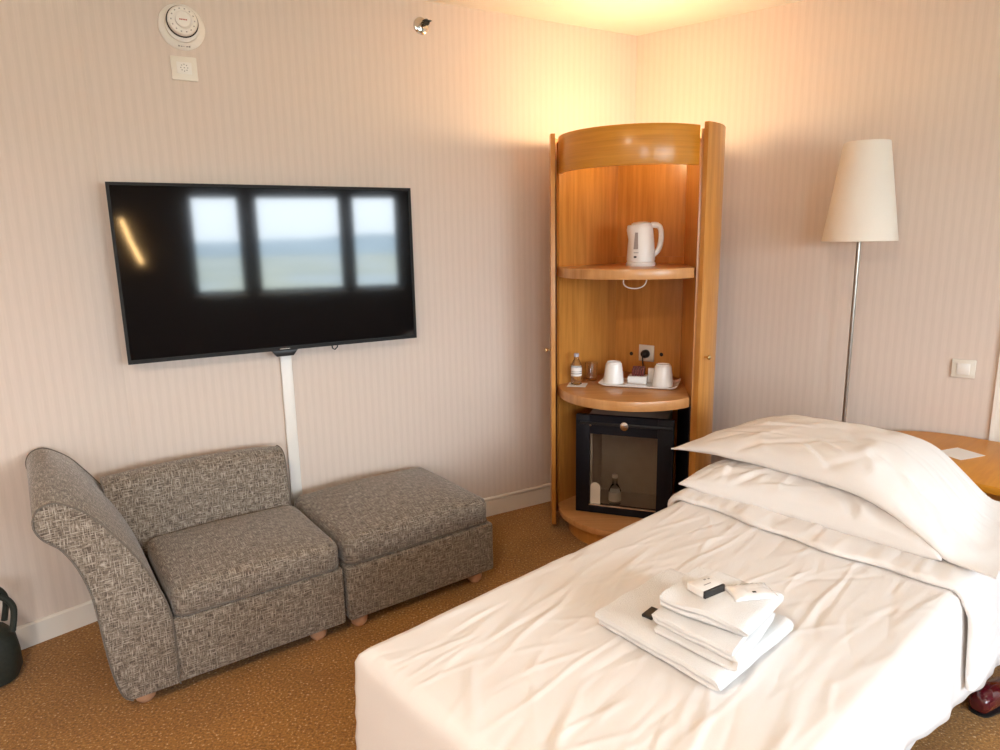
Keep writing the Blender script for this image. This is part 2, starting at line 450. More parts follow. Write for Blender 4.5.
# ------------------------------------------------------------------ sofa
O = G(180, 683, .05); O.z = 0
RS = R(35.5)
def piping(name, pts, par, r=.0032, closed=False):
    r *= .75
    bm = B(); tube(bm, pts, r, 8, closed); return obj(name, bm, 'piping_dark', par)
def cushion(bm, x0, x1, y0, y1, z0, z1, crown, rad=.022, nx=26, ny=26):
    cx, cy = (x0+x1)/2, (y0+y1)/2; hx, hy = (x1-x0)/2, (y1-y0)/2
    def sq(i, n): return -1+2*i/n
    top = {}; 
    def P(i, j, s):
        u, v = sq(i, nx), sq(j, ny)
        # tighter sampling near the edge
        u = math.copysign(1-(1-abs(u))**1.5, u) ; v = math.copysign(1-(1-abs(v))**1.5, v)
        eu, ev = (1-abs(u))*hx, (1-abs(v))*hy; e = min(eu, ev)
        dz = 0
        if e < rad: dz = rad-math.sqrt(max(0, rad*rad-(rad-e)**2))
        # rounded plan corners
        x, y = cx+u*hx, cy+v*hy
        cr = .04; ax, ay = abs(x-cx)-(hx-cr), abs(y-cy)-(hy-cr)
        if ax > 0 and ay > 0:
            l = math.hypot(ax, ay); m_ = max(ax, ay); k = m_/l
            x = cx+math.copysign(hx-cr+ax*k, u); y = cy+math.copysign(hy-cr+ay*k, v)
        n_ = noise.noise(Vector((x*6, y*6, 3)))*.002
        if s > 0: return (x, y, z1+crown*(1-u*u)*(1-v*v)**.8-dz+n_)
        return (x, y, z0+dz*.35)
    A = [[bm.verts.new(P(i, j, 1)) for j in range(ny+1)] for i in range(nx+1)]
    Bt = [[bm.verts.new(P(i, j, -1)) for j in range(ny+1)] for i in range(nx+1)]
    for i in range(nx):
        for j in range(ny):
            bm.faces.new((A[i][j], A[i+1][j], A[i+1][j+1], A[i][j+1])); bm.faces.new((Bt[i][j], Bt[i][j+1], Bt[i+1][j+1], Bt[i+1][j]))
    ring = [(i, 0) for i in range(nx)]+[(nx, j) for j in range(ny)]+[(i, ny) for i in range(nx, 0, -1)]+[(0, j) for j in range(ny, 0, -1)]
    for k in range(len(ring)):
        a = ring[k]; b_ = ring[(k+1) % len(ring)]
        bm.faces.new((A[a[0]][a[1]], A[b_[0]][b_[1]], Bt[b_[0]][b_[1]], Bt[a[0]][a[1]]))
    return [Vector(P(i, j, -1)) for i, j in ring], [Vector(P(i, j, 1)) for i, j in ring]
def foot(par, x, y):
    bm = B(); lathe(bm, [(0, 0), (.020, 0), (.029, .010), (.032, .024), (.029, .040), (.024, .052), (0, .052)], 24, (x, y, 0)); obj('foot', bm, 'bun_wood', par)

sofa = thing('sofa_unit', 'grey brown tweed sofa unit with low back and one rolled arm under the television', 'sofa', O, RS)
BK = .655
bm = B(); box(bm, (-.02, 0, .05), (.578, BK-.01, .272), .010, 3); obj('base', bm, 'tweed', sofa)
prof = [(-.135, .05), (-.160, .075), (-.178, .15), (-.189, .25), (-.197, .36), (-.206, .44), (-.228, .525), (-.258, .590), (-.283, .618), (-.303, .640), (-.317, .675), (-.313, .708), (-.295, .731), (-.262, .738), (-.225, .719), (-.185, .685), (-.150, .638), (-.112, .580), (-.075, .515), (-.040, .435), (-.012, .350), (.001, .270), (.002, .16), (.002, .05)]
sm = smoothpoly(prof, 3, False)
bm = B(); prism(bm, [(p.x, p.y) for p in sm], -.004, BK, .006, 'y'); obj('arm', bm, 'tweed', sofa, angle=50)
sel = [p for p in sm]
pts = [(p.x, -.005, p.y) for p in sel]
piping('arm_piping', pts, sofa, .0036)
piping('arm_piping', [(p.x, BK, p.y) for p in sel], sofa, .0036)
# back
bp = [(.495, .24), (.500, .40), (.508, .50), (.520, .57), (.545, .598), (.585, .606), (.625, .600), (.650, .575), (.655, .50), (.655, .05), (.60, .05), (.60, .24)]
sb = smoothpoly(bp[:10], 3, False)+[Vector(p) for p in bp[10:]]
bm = B()
nseg = 14; rows = []
for k in range(nseg+1):
    x = -.10+(.558+.10)*k/nseg; u = k/nseg
    dz = .012*math.sin(PI*min(1, u*1.05))-.010*max(0, (u-.86)/.14)**2
    rows.append([bm.verts.new((x, p.x, p.y+(dz if p.y > .45 else 0))) for p in sb])
for a, b_ in zip(rows, rows[1:]):
    n = len(a)
    for k in range(n): bm.faces.new((a[k], a[(k+1) % n], b_[(k+1) % n], b_[k]))
bm.faces.new(rows[0]); bm.faces.new(rows[-1])
obj('backrest', bm, 'tweed', sofa, angle=60)
piping('back_piping', [(.560, p.x, p.y-(.008 if p.y > .45 else 0)) for p in sb[2:28]], sofa, .0034)
bm = B(); lo, hi = cushion(bm, .006, .572, -.006, .495, .272, .372, .035); obj('seat_cushion', bm, 'tweed', sofa, angle=60)
piping('cushion_piping', [p+Vector((0, 0, .004)) for p in lo], sofa, .0034, True)
for x, y in ((-.095, .06), (.485, .055), (-.095, .58), (.485, .58)): foot(sofa, x, y)
# ottoman
OR = G(351, 622, .05); OR.z = 0
ot = thing('ottoman', 'square grey brown tweed ottoman pushed against the right end of the sofa', 'ottoman', OR, R(36.4))
OW = .665
bm = B(); box(bm, (0, 0, .05), (OW, .60, .264), .011, 3); obj('base', bm, 'tweed', ot)
bm = B(); lo, hi = cushion(bm, .004, OW-.014, .004, .575, .264, .372, .05, .024); obj('top_cushion', bm, 'tweed', ot, angle=60)
piping('cushion_piping', [p+Vector((0, 0, .004)) for p in lo], ot, .0034, True)
for x, y in ((.055, .05), (.595, .05), (.055, .54), (.595, .54)): foot(ot, x, y)

# ------------------------------------------------------------------ corner cabinet
CC = Vector((.635, 3.240, 0))
cab = thing('corner_cabinet', 'tall curved orange wood corner cabinet with open shelves and sliding side doors', 'cabinet', CC)
def CL(p): return (p[0]-CC.x, p[1]-CC.y)
def azp(a, d): return Vector((math.sin(R(a))*d, math.cos(R(a))*d, 0))
B1 = azp(9.8, 3.68); B2 = azp(15.35, 3.50)
L0 = (.345*math.cos(R(-188)), .345*math.sin(R(-188))); R0 = (.367*math.cos(R(-50)), .367*math.sin(R(-50)))
b1, b2 = CL(B1), CL(B2)
def panel(name, a, b_, z0, z1, th=.016, mat='wood', sgn=1):
    a = Vector((a[0], a[1], 0)); b_ = Vector((b_[0], b_[1], 0)); d = (b_-a).normalized(); n = Vector((-d.y, d.x, 0))*sgn*th
    bm = B(); prism(bm, [(a.x, a.y), (b_.x, b_.y), (b_.x+n.x, b_.y+n.y), (a.x+n.x, a.y+n.y)], z0, z1)
    aa = a
    return obj(name, bm, mat, cab, smooth=False, uv=lambda c: ((c-aa).dot(d), c.z))
panel('side_panel', L0, b1, .09, 1.880)
panel('back_panel', b1, b2, .09, 1.880)
panel('side_panel', b2, R0, .09, 1.880, sgn=-1)
def shelfpoly(r, a0=-188, a1=-40, shrink=.0):
    return arcpoly((0, 0), r, a0, a1, 36)+[(b2[0]-.004, b2[1]-.004), (b1[0]-.003, b1[1]-.006)]
def shelf(name, z0, z1, r=.35, a0=-187, a1=-53):
    bm = B(); prism(bm, shelfpoly(r, a0, a1), z0, z1, .002); return obj(name, bm, 'wood_edge', cab, uv=lambda c: (c.x*1+c.z, c.y))
mat_wood('wood_edge', (.50, .225, .07), (.63, .32, .125), .33, (2.5, 40, 2))
shelf('upper_shelf', 1.266, 1.310)
shelf('counter_shelf', .690, .735)
shelf('bottom_shelf', .088, .117)
bm = B(); prism(bm, shelfpoly(.30, -187, -53), 0, .088); obj('plinth', bm, 'wood', cab, smooth=False)
# upstand strips at the back of the shelves
dB = (Vector(b2)-Vector(b1)).normalized(); nB = Vector((dB.y, -dB.x))
if nB.dot(Vector((-.6, -3.2))) < 0: nB = -nB
for z in (1.310,):
    a = Vector(b1)+dB*.004+nB*.002; c = Vector(b2)-dB*.004+nB*.002
    bm = B(); prism(bm, [tuple(a), tuple(c), tuple(c+nB*.014), tuple(a+nB*.014)], z, z+.035); obj('upstand', bm, 'wood', cab, smooth=False)
# fascia + top board
bm = B(); shell_arc(bm, (0, 0), .330, 0.350, -188, -52, 1.735, 1.895, 36, .001)
obj('fascia', bm, 'wood_fascia', cab, uv=lambda c: (math.atan2(c.y, c.x)*.35, c.z))
bm = B(); prism(bm, arcpoly((0, 0), .3305, -190, -52, 36)+[(.232, -.262), (b2[0]+.008, b2[1]-.004), (b1[0]-.003, b1[1]+.008), (-.335, .055)], 1.830, 1.845); obj('top_board', bm, 'wood', cab, smooth=False)
# sliding doors wrapped round the drum
for nm, a0, a1 in (('door', -174-66, -174), ('door', -52, 16)):
    bm = B(); shell_arc(bm, (0, 0), .370, .390, a0, a1, .035, 1.905, 30, .001)
    dr = obj(nm, bm, 'wood', cab, uv=lambda c: (math.atan2(c.y, c.x)*.38, c.z))
    ka = -179 if a1 < 0 else -46
    kx, ky = math.cos(R(ka)), math.sin(R(ka))
    M = Matrix.Translation((kx*.390, ky*.390, .918)) @ Matrix.Rotation(R(ka), 4, 'Z') @ Matrix.Rotation(PI/2, 4, 'Y')
    bm = B(); lathe(bm, [(0, 0), (.004, 0), (.0045, .012), (.010, .018), (.011, .024), (.006, .028), (0, .029)], 20, M=M)
    kb = obj('knob', bm, 'brass', dr)
# dark niche lining below the counter
bm = B()
rb = [(Vector(R0)+Vector((-.012, .004))), Vector((b2[0]-.014, b2[1]-.012))]
a, c = rb; prism(bm, [(a.x, a.y), (c.x, c.y), (c.x-.01, c.y-.004), (a.x-.01, a.y-.002)], .117, .690); obj('niche_lining', bm, 'fridge_black', cab, smooth=False)

# holes in the back panel
def onback(x, y): return OnP(x, y, Vector((B1.x, B1.y, 0)), Vector((nB.x, nB.y, 0)))
for x, y in ((631.5, 353.5), (661.5, 354.5)):
    p = onback(x, y)-CC; ab = math.atan2(dB.y, dB.x)
    bm = B(); lathe(bm, [(0, 0), (.010, 0), (.010, .0015), (0, .0016)], 16, M=Matrix.Translation(p+Vector((nB.x, nB.y, 0))*.0005) @ Matrix.Rotation(ab, 4, 'Z') @ MY)
    obj('cable_hole', bm, 'black_plastic', cab)
# ------------------------------------------------------------------ things in the cabinet
ab = math.atan2(dB.y, dB.x)
p = onback(647, 353)
so = thing('wall_socket', 'square cream power socket with a black plug at the back of the cabinet', 'socket', p+Vector((nB.x, nB.y, 0))*.001, ab)
bm = B(); box(bm, (-.043, -.009, -.043), (.043, 0, .043), .003); obj('plate', bm, 'cream_plastic', so)
bm = B(); lathe(bm, [(0, 0), (.022, 0), (.022, .02), (.016, .030), (.009, .033), (0, .034)], 24, M=Matrix.Translation((0, -.009, -.002)) @ MY); obj('plug', bm, 'black_plastic', so)
bm = B(); tube(bm, smoothpoly([(0, -.04, -.003), (.004, -.055, -.02), (.006, -.05, -.06), (.0, -.03, -.078)], 4, False), .0035, 8); obj('plug_cable', bm, 'black_plastic', so)
# kettle
def kettle():
    p = G(644, 266.5, 1.31)
    k = thing('kettle', 'white plastic electric kettle standing on the upper cabinet shelf', 'kettle', (p.x, p.y+.075, 1.310), R(-8))
    bm = B(); lathe(bm, [(0, 0), (.066, 0), (.068, .004), (.068, .014), (.062, .020), (0, .020)], 40); obj('power_base', bm, 'white_plastic', k)
    bm = B(); prof = [(0, .021), (.063, .021), (.065, .03), (.063, .07), (.059, .12), (.054, .165), (.050, .184), (.046, .188), (0, .188)]
    lathe(bm, prof, 48)
    for v in bm.verts:     # pull out a spout lip on the left
        if v.co.z > .120 and v.co.x < -.02:
            f = (v.co.z-.120)/.068; v.co.x -= .020*f*max(0, (-v.co.x-.02)/.034)**2.0
    obj('body', bm, 'white_plastic', k)
    bm = B(); lathe(bm, [(.0455, .1885), (.046, .193), (.036, .199), (.012, .202), (0, .202)], 40); obj('lid', bm, 'white_plastic', k)
    bm = B(); pts = smoothpoly([(.044, 0, .186), (.064, 0, .186), (.082, 0, .178), (.090, 0, .150), (.089, 0, .108), (.077, 0, .070), (.054, 0, .048)], 5, False)
    tube(bm, pts, [.014]*8+[.0125]*(len(pts)-8), 14)
    for v in bm.verts: v.co.y *= .95
    obj('handle', bm, 'white_plastic', k)
    def onbody(a, z):
        r = .063-(z-.07)*.08+.0008; return Vector((r*math.cos(R(a)), r*math.sin(R(a)), z))
    bm = B(); rows = []
    for i in range(9):
        z = .078+.075*i/8; wv = 10.5-3.5*i/8
        rows.append([bm.verts.new(onbody(a_, z)) for a_ in [-116+wv*(j/4-1) for j in range(9)]])
    for a_, b_ in zip(rows, rows[1:]):
        for j in range(8): bm.faces.new((a_[j], a_[j+1], b_[j+1], b_[j]))
    obj('water_window', bm, 'water_window', k)
    bm = B()
    for j in range(5):
        a_ = -124+j*4.2; v4 = [onbody(a_, .060), onbody(a_+3, .060), onbody(a_+3, .065), onbody(a_, .065)]
        bm.faces.new([bm.verts.new(q*1.0) for q in v4])
    obj('lettering', bm, 'print_grey', k, smooth=False)
    bm = B(); bm.faces.new([bm.verts.new(onbody(-117+7*math.cos(t), .043+.0045*math.sin(t))+Vector((0, -.0016, 0))) for t in [2*PI*q/16 for q in range(16)]]); obj('switch', bm, 'card_black', k, smooth=False)
kettle()
# wire loop below the upper shelf
bm = B(); p = G(636, 290, 1.2)
p = azp(math.degrees(math.atan2(*(ray(636, 285).xy))), 3.15)
tube(bm, smoothpoly([(p.x-.055, p.y, 1.266), (p.x-.055, p.y, 1.235), (p.x-.03, p.y, 1.218), (p.x+.01, p.y, 1.216), (p.x+.04, p.y, 1.232), (p.x+.05, p.y, 1.266)], 5, False), .0028, 8)
tag(obj('kettle_cable', bm, 'cream_plastic'), 'cream cable loop hanging below the upper cabinet shelf', 'cable')
ZC = .735
# tray
ta, tb = G(597.5, 386, ZC+.004), G(677, 390.5, ZC+.004)
td = (tb-ta); TLn = td.length; ang = math.atan2(td.y, td.x)
tray = thing('serving_tray', 'white rectangular tray holding the cups on the cabinet counter', 'tray', (ta.x, ta.y, ZC), ang)
TD = .185
bm = B()
gx, gy = 24, 12; rows = []
for i in range(gx+1):
    u = i/gx; row = []
    for j in range(gy+1):
        v = j/gy; e = min(u, 1-u)*TLn; e2 = min(v, 1-v)*TD
        z = .006+.012*max(0, 1-e/.03)**1.5+.008*max(0, 1-e2/.018)**1.5
        row.append((u*TLn, v*TD, z))
    rows.append(row)
T_ = [[bm.verts.new(c) for c in r] for r in rows]; U_ = [[bm.verts.new((c[0]*.98+.01*TLn, c[1]*.98+.01*TD, max(0.0005, c[2]-.005))) for c in r] for r in rows]
for i in range(gx):
    for j in range(gy):
        bm.faces.new((T_[i][j], T_[i+1][j], T_[i+1][j+1], T_[i][j+1])); bm.faces.new((U_[i][j], U_[i][j+1], U_[i+1][j+1], U_[i+1][j]))
ring = [(i, 0) for i in range(gx)]+[(gx, j) for j in range(gy)]+[(i, gy) for i in range(gx, 0, -1)]+[(0, j) for j in range(gy, 0, -1)]
for k in range(len(ring)):
    a, b_ = ring[k], ring[(k+1) % len(ring)]
    bm.faces.new((T_[a[0]][a[1]], T_[b_[0]][b_[1]], U_[b_[0]][b_[1]], U_[a[0]][a[1]]))
obj('tray_dish', bm, 'ceramic', tray)
TM = Matrix.Translation((ta.x, ta.y, ZC)) @ Matrix.Rotation(ang, 4, 'Z')
def cup(u, v, label):
    q = TM @ Vector((u, v, 0.0065))
    c = thing('coffee_cup', label, 'cup', q, random.uniform(-3, 3), 'upturned white cups on the tray')
    bm = B(); lathe(bm, [(.048, 0), (.050, .002), (.046, .04), (.0405, .088), (.038, .098), (.034, .101), (.033, .106), (.029, .106), (.028, .102), (0, .101), (0, .097), (.034, .095), (.043, .04), (.046, .002), (.048, 0)], 40); obj('cup_body', bm, 'ceramic', c)
    c.rotation_euler = (0, 0, ang)
    bm = B(); tube(bm, smoothpoly([(.0, .044, .078), (.0, .068, .074), (.0, .076, .05), (.0, .066, .026), (.0, .047, .022)], 4, False), .005, 10)
    obj('cup_handle', bm, 'ceramic', c)
cup(.062, .085, 'white upturned cup on the left side of the tray')
cup(TLn-.075, .075, 'white upturned cup on the right side of the tray')
q = TM @ Vector((TLn*.47, .115, .007))
hb = thing('sachet_box', 'white box of dark red tea sachets standing between the cups', 'sachet box', q, ang)
bm = B(); box(bm, (-.045, -.03, 0), (.045, .04, .035), .002); obj('box', bm, 'card_white', hb)
bm = B()
for k in range(5):
    for j in range(2): 
        box(bm, (-.028+k*.012, -.012+j*.024, .0352), (-.018+k*.012, .006+j*.024, .078-.008*(1-j)), .0008)
obj('sachets', bm, 'sachet_red', hb)
q = TM @ Vector((TLn*.47, .042, .0075))
bm = B(); prism(bm, [(-.055, -.022), (.03, -.030), (.055, -.005), (-.02, .022)], 0, .004)
prism(bm, [(-.045, -.012), (.045, -.022), (.048, .012), (-.03, .03)], .0042, .007)
o = tag(obj('paper_packet', bm, 'card_white', smooth=False), 'folded white paper packet at the front of the tray', 'packet'); o.location = q; o.rotation_euler = (0, 0, ang)
q = TM @ Vector((TLn*.66, .135, .007))
bm = B(); box(bm, (-.025, -.006, 0), (.03, .006, .072), .002); o = tag(obj('sugar_packet', bm, 'card_white'), 'upright white packet behind the right cup on the tray', 'packet'); o.location = q; o.rotation_euler = (0, 0, ang)
# bottle on paper coaster
p = G(577, 386, ZC)
bm = B(); box(bm, (-.045, -.045, 0), (.045, .045, .0015)); o = tag(obj('paper_coaster', bm, 'card_white', smooth=False), 'white paper coaster under the small water bottle', 'coaster'); o.location = (p.x+.005, p.y+.025, ZC+.0002); o.rotation_euler = (0, 0, R(-15))
bt = thing('water_bottle', 'small clear water bottle on the counter in front of the glasses', 'bottle', (p.x, p.y+.03, ZC+.0018))
bm = B(); lathe(bm, [(0, 0), (.022, 0), (.026, .004), (.026, .03), (.0245, .04), (.026, .05), (.026, .085), (.024, .10), (.013, .125), (.011, .132), (.011, .138), (0, .138)], 32); obj('body', bm, 'bottle_plastic', bt)
bm = B(); lathe(bm, [(.0264, .045), (.0266, .05), (.0266, .082), (.0264, .087)], 32); obj('wrap', bm, 'card_white', bt)
bm = B(); lathe(bm, [(.0268, .055), (.0268, .060)], 32); lathe(bm, [(.0268, .066), (.0268, .069)], 32); obj('wrap_print', bm, 'print_grey', bt)
bm = B(); lathe(bm, [(0, .1385), (.0125, .1385), (.0125, .153), (.011, .155), (0, .155)], 24)
newmat('cap_lilac', (.45, .44, .52), .4); obj('cap', bm, 'cap_lilac', bt)
for i, (x, y, lb) in enumerate(((567, 382, 'clear glass tumbler to the left behind the water bottle'), (592, 381, 'clear glass tumbler between water bottle and tray'))):
    p = G(x, y, ZC)
    bm = B(); lathe(bm, [(0, 0), (.027, 0), (.028, .003), (.031, .088), (.0295, .088), (.0268, .007), (0, .007)], 32)
    o = tag(obj('glass_tumbler', bm, 'glass'), lb, 'glass', 'tumblers on the counter'); o.location = (p.x, p.y+.03, ZC+.0005)
# mini fridge
fa, fb = G(575.5, 510.3, .119), G(640, 518, .119)
fd = (fb-fa).normalized(); fang = math.atan2(fd.y, fd.x)
rr = ray(674.5, 418); nf = Vector((fd.y, -fd.x, 0)); t = (fa-CAMP).dot(nf)/rr.dot(nf); fr_ = CAMP+rr*t
FWD = (fr_-fa).dot(fd); FH = OnP(576.3, 414, fa, nf).z-.119
FH = min(FH, .565)
print('FRIDGE', FWD, FH)
fg = thing('mini_fridge', 'black mini fridge with smoked glass door under the cabinet counter', 'fridge', (fa.x, fa.y, .1185), fang)
FD = .27; t0 = .022
bm = B()
x0f, x1f = .055, FWD-.035
box(bm, (x0f, .03, .01), (x0f+t0, FD, FH-.01)); box(bm, (x1f-t0, .03, .01), (x1f, FD, FH-.01)); box(bm, (x0f, .03, 0), (x1f, FD, .03)); box(bm, (x0f, .03, FH-.035), (x1f, FD, FH-.005)); box(bm, (x0f+.001, FD-.02, .01), (x1f-.001, FD+.001, FH-.01))
obj('body', bm, 'fridge_inside', fg, smooth=False)
gl = [(OnP(x, y, fa, nf)-fa) for x, y in ((589.5, 432.6), (656.5, 439.5), (588.6, 503.5), (656.5, 512))]
gx0 = (gl[0].dot(fd)+gl[2].dot(fd))/2; gx1 = (gl[1].dot(fd)+gl[3].dot(fd))/2
gz1 = (gl[0].z+gl[1].z)/2; gz0 = (gl[2].z+gl[3].z)/2
print('glass', gx0, gx1, gz0, gz1)
bm = B()
box(bm, (0, 0, 0), (gx0, .028, FH), .003); box(bm, (gx1, 0, 0), (FWD, .028, FH), .003); box(bm, (gx0, 0.0005, 0.0005), (gx1, .028, gz0), .0); box(bm, (gx0, 0.0005, gz1), (gx1, .028, FH), 0)
dr = obj('door', bm, 'fridge_black', fg)
bm = B(); box(bm, (gx0+.001, .010, gz0+.001), (gx1-.001, .014, gz1-.001)); obj('glass_pane', bm, 'smoked_glass', dr, smooth=False)
bm = B(); box(bm, (gx0, -.002, gz0-.003), (gx1, .006, gz0+.002)); obj('sill_strip', bm, 'chrome', dr, smooth=False)
bm = B(); box(bm, (.02, -.010, FH-.045), (FWD-.005, 0.001, FH-.032), .002); obj('handle_rail', bm, 'black_plastic', dr)
pk = OnP(624.5, 426, fa, nf)-fa
M = Matrix.Translation((pk.dot(fd), 0, pk.z)) @ MY
bm = B(); lathe(bm, [(0, 0), (.020, 0), (.022, .004), (.020, .012), (.012, .014), (0, .015)], 32, M=M); obj('lock_knob', bm, 'chrome', dr)
pk = OnP(590.5, 425, fa, nf)-fa
M = Matrix.Translation((pk.dot(fd), 0, pk.z)) @ MY
bm = B(); lathe(bm, [(0, 0), (.005, 0), (.005, .003), (0, .004)], 16, M=M); obj('screw', bm, 'chrome', dr)
bm = B(); wq = .024
pp = [(gx0+.006, gz0+.003), (gx0+.006+2*wq, gz0+.003)]+[(gx0+.006+wq+wq*math.cos(t), gz0+.088+wq*math.sin(t)) for t in [PI*k/14 for k in range(15)]]
prism(bm, pp, .0085, .0098, 0, 'y'); obj('arched_sticker', bm, 'cream_plastic', dr, smooth=False)
q = fa+fd*(gx0+.115)+Vector((-nf.x, -nf.y, 0))*.07
mb = thing('glass_bottle', 'small clear bottle with a paper label seen through the fridge door', 'bottle', (q.x, q.y, .1495))
bm = B(); lathe(bm, [(0, 0), (.028, 0), (.030, .005), (.030, .07), (.022, .09), (.012, .105), (.011, .135), (0, .135)], 28); obj('body', bm, 'bottle_plastic', mb)
bm = B(); lathe(bm, [(.0305, .02), (.0305, .065)], 28); obj('wrap', bm, 'cream_plastic', mb)
bm = B(); lathe(bm, [(0, .1352), (.014, .1352), (.014, .15), (0, .15)], 20); obj('cap', bm, 'white_plastic', mb)

# ------------------------------------------------------------------ floor lamp
LPX = Vector((1.560, 2.985, 0))
lamp = thing('floor_lamp', 'tall floor lamp with pale conical shade and thin dark pole behind the bed', 'floor lamp', LPX)
bm = B(); lathe(bm, [(0, 0), (.125, 0), (.128, .006), (.12, .014), (.02, .022), (0, .022)], 40); obj('base', bm, 'dark_metal', lamp)
bm = B(); tube(bm, [(0, 0, .0225), (0, 0, 1.47)], .0085, 16); obj('pole', bm, 'pole_metal', lamp)
bm = B(); lathe(bm, [(.146, 1.408), (.148, 1.410), (.089, 1.815), (.087, 1.817), (.086, 1.815), (.144, 1.410), (.146, 1.408)], 56); sh = obj('lamp_shade', bm, 'shade_fabric', lamp)
bm = B()
for k in range(3):
    a = 2*PI*k/3; tube(bm, [(0, 0, 1.80), (.0875*math.cos(a), .0875*math.sin(a), 1.80)], .0025, 6)
obj('shade_ring', bm, 'dark_metal', sh)
bm = B(); lathe(bm, [(0, 1.471), (.016, 1.471), (.016, 1.53), (.03, 1.56), (.032, 1.60), (.02, 1.63), (0, 1.635)], 20); obj('bulb', bm, 'ceramic', lamp)
bm = B(); lathe(bm, [(.017, 1.468), (.020, 1.470), (.020, 1.52), (.017, 1.522)], 20); obj('socket', bm, 'dark_metal', lamp)
bm = B(); tube(bm, [(0, 0, 1.62), (0, 0, 1.80)], .003, 8); obj('stem', bm, 'dark_metal', lamp)

# ------------------------------------------------------------------ bed
FB = Vector((-.341, 1.379, 0)); RB = math.atan2(bl.y, bl.x)
# local x = bed length (towards the head), local y = minus width
def BW(l, w, z): return FB + bl*l + bd*w + Vector((0, 0, z))
BLN, BWD, ZT = 2.04, .86, .55
bed = thing('bed', 'single bed with pale divan base under the white duvet', 'bed', FB, RB)
bm = B(); box(bm, (.07, -BWD+.05, .10), (BLN-.03, -.05, .30), .02); obj('divan_base', bm, 'card_white', bed)
bm = B(); box(bm, (.06, -BWD+.045, .302), (BLN-.03, -.045, .515), .04, 3); obj('mattress', bm, 'duvet_cotton', bed)
for x, y in ((.15, -.12), (.15, -BWD+.12), (BLN-.15, -.12), (BLN-.15, -BWD+.12)):
    bm = B(); lathe(bm, [(0, 0), (.02, 0), (.026, .10), (0, .10)], 20, (x, y, 0)); obj('leg', bm, 'black_plastic', bed)

rnd = random.Random(11)
wr = []
for k in range(230):
    l, w_ = rnd.uniform(.0, 1.35), rnd.uniform(-.05, .9)
    a = R(rnd.gauss(-6, 16)); wr.append((l, w_, math.cos(a), math.sin(a), rnd.uniform(.05, .17), rnd.uniform(.005, .010), rnd.choice((1, 1, -1))*rnd.uniform(.0006, .0021)))
for l, w_, a, ln, wt, am in ((1.0, .63, -4, .34, .006, .003), (.42, .38, -3, .36, .006, .0025), (.95, .30, 2, .4, .006, .0025), (.25, .70, -20, .2, .010, .004), (.12, .52, -30, .16, .012, .0045), (.55, .14, -8, .22, .010, .0035), (.42, .2, -14, .2, .009, .004), (.66, .22, -16, .2, .009, .0035), (.35, .80, -10, .3, .014, .004), (.10, .30, -50, .12, .012, .004)):
    wr.append((l, w_, math.cos(R(a)), math.sin(R(a)), ln, wt, am))
def wrinkle(l, w_):
    h = 0
    for (a, b_, c, s, ln, wt, am) in wr:
        dl, dw = l-a, w_-b_
        if abs(dl) > ln*2.2 or abs(dw) > ln*2.2: continue
        t = dl*c+dw*s; n_ = -dl*s+dw*c+.004*math.sin(t*22+a*9)
        if abs(n_) > wt*2.6: continue
        h += am*math.exp(-(n_/wt)**2-(t/ln)**2)
    h += .0025*noise.noise(Vector((l*3.2, w_*4.5, 1.3)))+.0014*noise.noise(Vector((l*7, w_*15, 4.3)))
    return h
SH = .030    # shoulder radius
def hem(l, side):
    if side == 'R': return max(.06, min(.42, .375-.23*(l-.75)))
    if side == 'L': return .16
    if side == 'F': return .10
    return .40
def duvet_pt(i, j, m0=.86):
    m_ = max(abs(i), abs(j), 1e-6)
    cx, cy = BLN/2, BWD/2; hx, hy = BLN/2-SH, BWD/2-SH
    k = min(m_, m0)/m0; ui, uj = i/m_*k, j/m_*k
    # slightly rounded plan corners
    q = (abs(ui)*abs(uj))**6
    x = cx+ui*hx; y = cy+uj*hy
    if m_ <= m0: return x, y, 0, None, i/m_, j/m_
    return x, y, (m_-m0)/(1-m0), None, i/m_, j/m_
def duvet_co(i, j):
    x, y, s, _, di, dj = duvet_pt(i, j)
    if s == 0:
        z = ZT+wrinkle(x, y); 
        return Vector((x, -y, z))
    # outward direction
    ai, aj = abs(di), abs(dj)
    oi = math.copysign(max(0, (ai-.955)/.045), di) if ai < 1 else math.copysign(1, di)
    oj = math.copysign(max(0, (aj-.93)/.07), dj) if aj < 1 else math.copysign(1, dj)
    l_ = math.hypot(oi, oj)**.15; oi /= l_; oj /= l_
    if ai >= 1 and aj < 1: side = 'F' if di < 0 else 'H'
    elif aj >= 1 and ai < 1: side = 'R' if dj > 0 else 'L'
    else: side = 'F' if di < 0 else 'H'
    zh = hem(x, side)
    if ai >= .93 and aj >= .93: 
        zh = hem(x, 'R' if dj > 0 else 'L')*.5+hem(x, 'F' if di < 0 else 'H')*.5
    tot = (ZT-zh)+SH*.57; d = s*tot
    if d < SH*PI/2:
        a = d/SH; out = SH*math.sin(a); dz = SH*(1-math.cos(a))
    else: out = SH; dz = SH+(d-SH*PI/2)
    f = min(1, dz/.25); per = x*1.0+y*1.3
    fold = .005*math.sin(per*20+dz*9+2*math.sin(per*4))+.0025*math.sin(per*37+dz*14)
    if side == 'F': fold *= .35
    if side == 'L': fold *= .5
    out += f*(fold+(.035 if side == 'R' else .012))
    z = ZT-dz+wrinkle(x, y)*(1-min(1, dz/.1))
    X, Y = x+oi*out, y+oj*out
    return Vector((X, -Y, z))
duv = thing('duvet', 'white cotton duvet spread over the bed with its head end turned down', 'duvet', FB, RB)
NX, NY = 290, 190
def par(k, n): 
    u = -1+2*k/n
    return u
bm = B(); gv = [[bm.verts.new(duvet_co(par(i, NX), par(j, NY))) for j in range(NY+1)] for i in range(NX+1)]
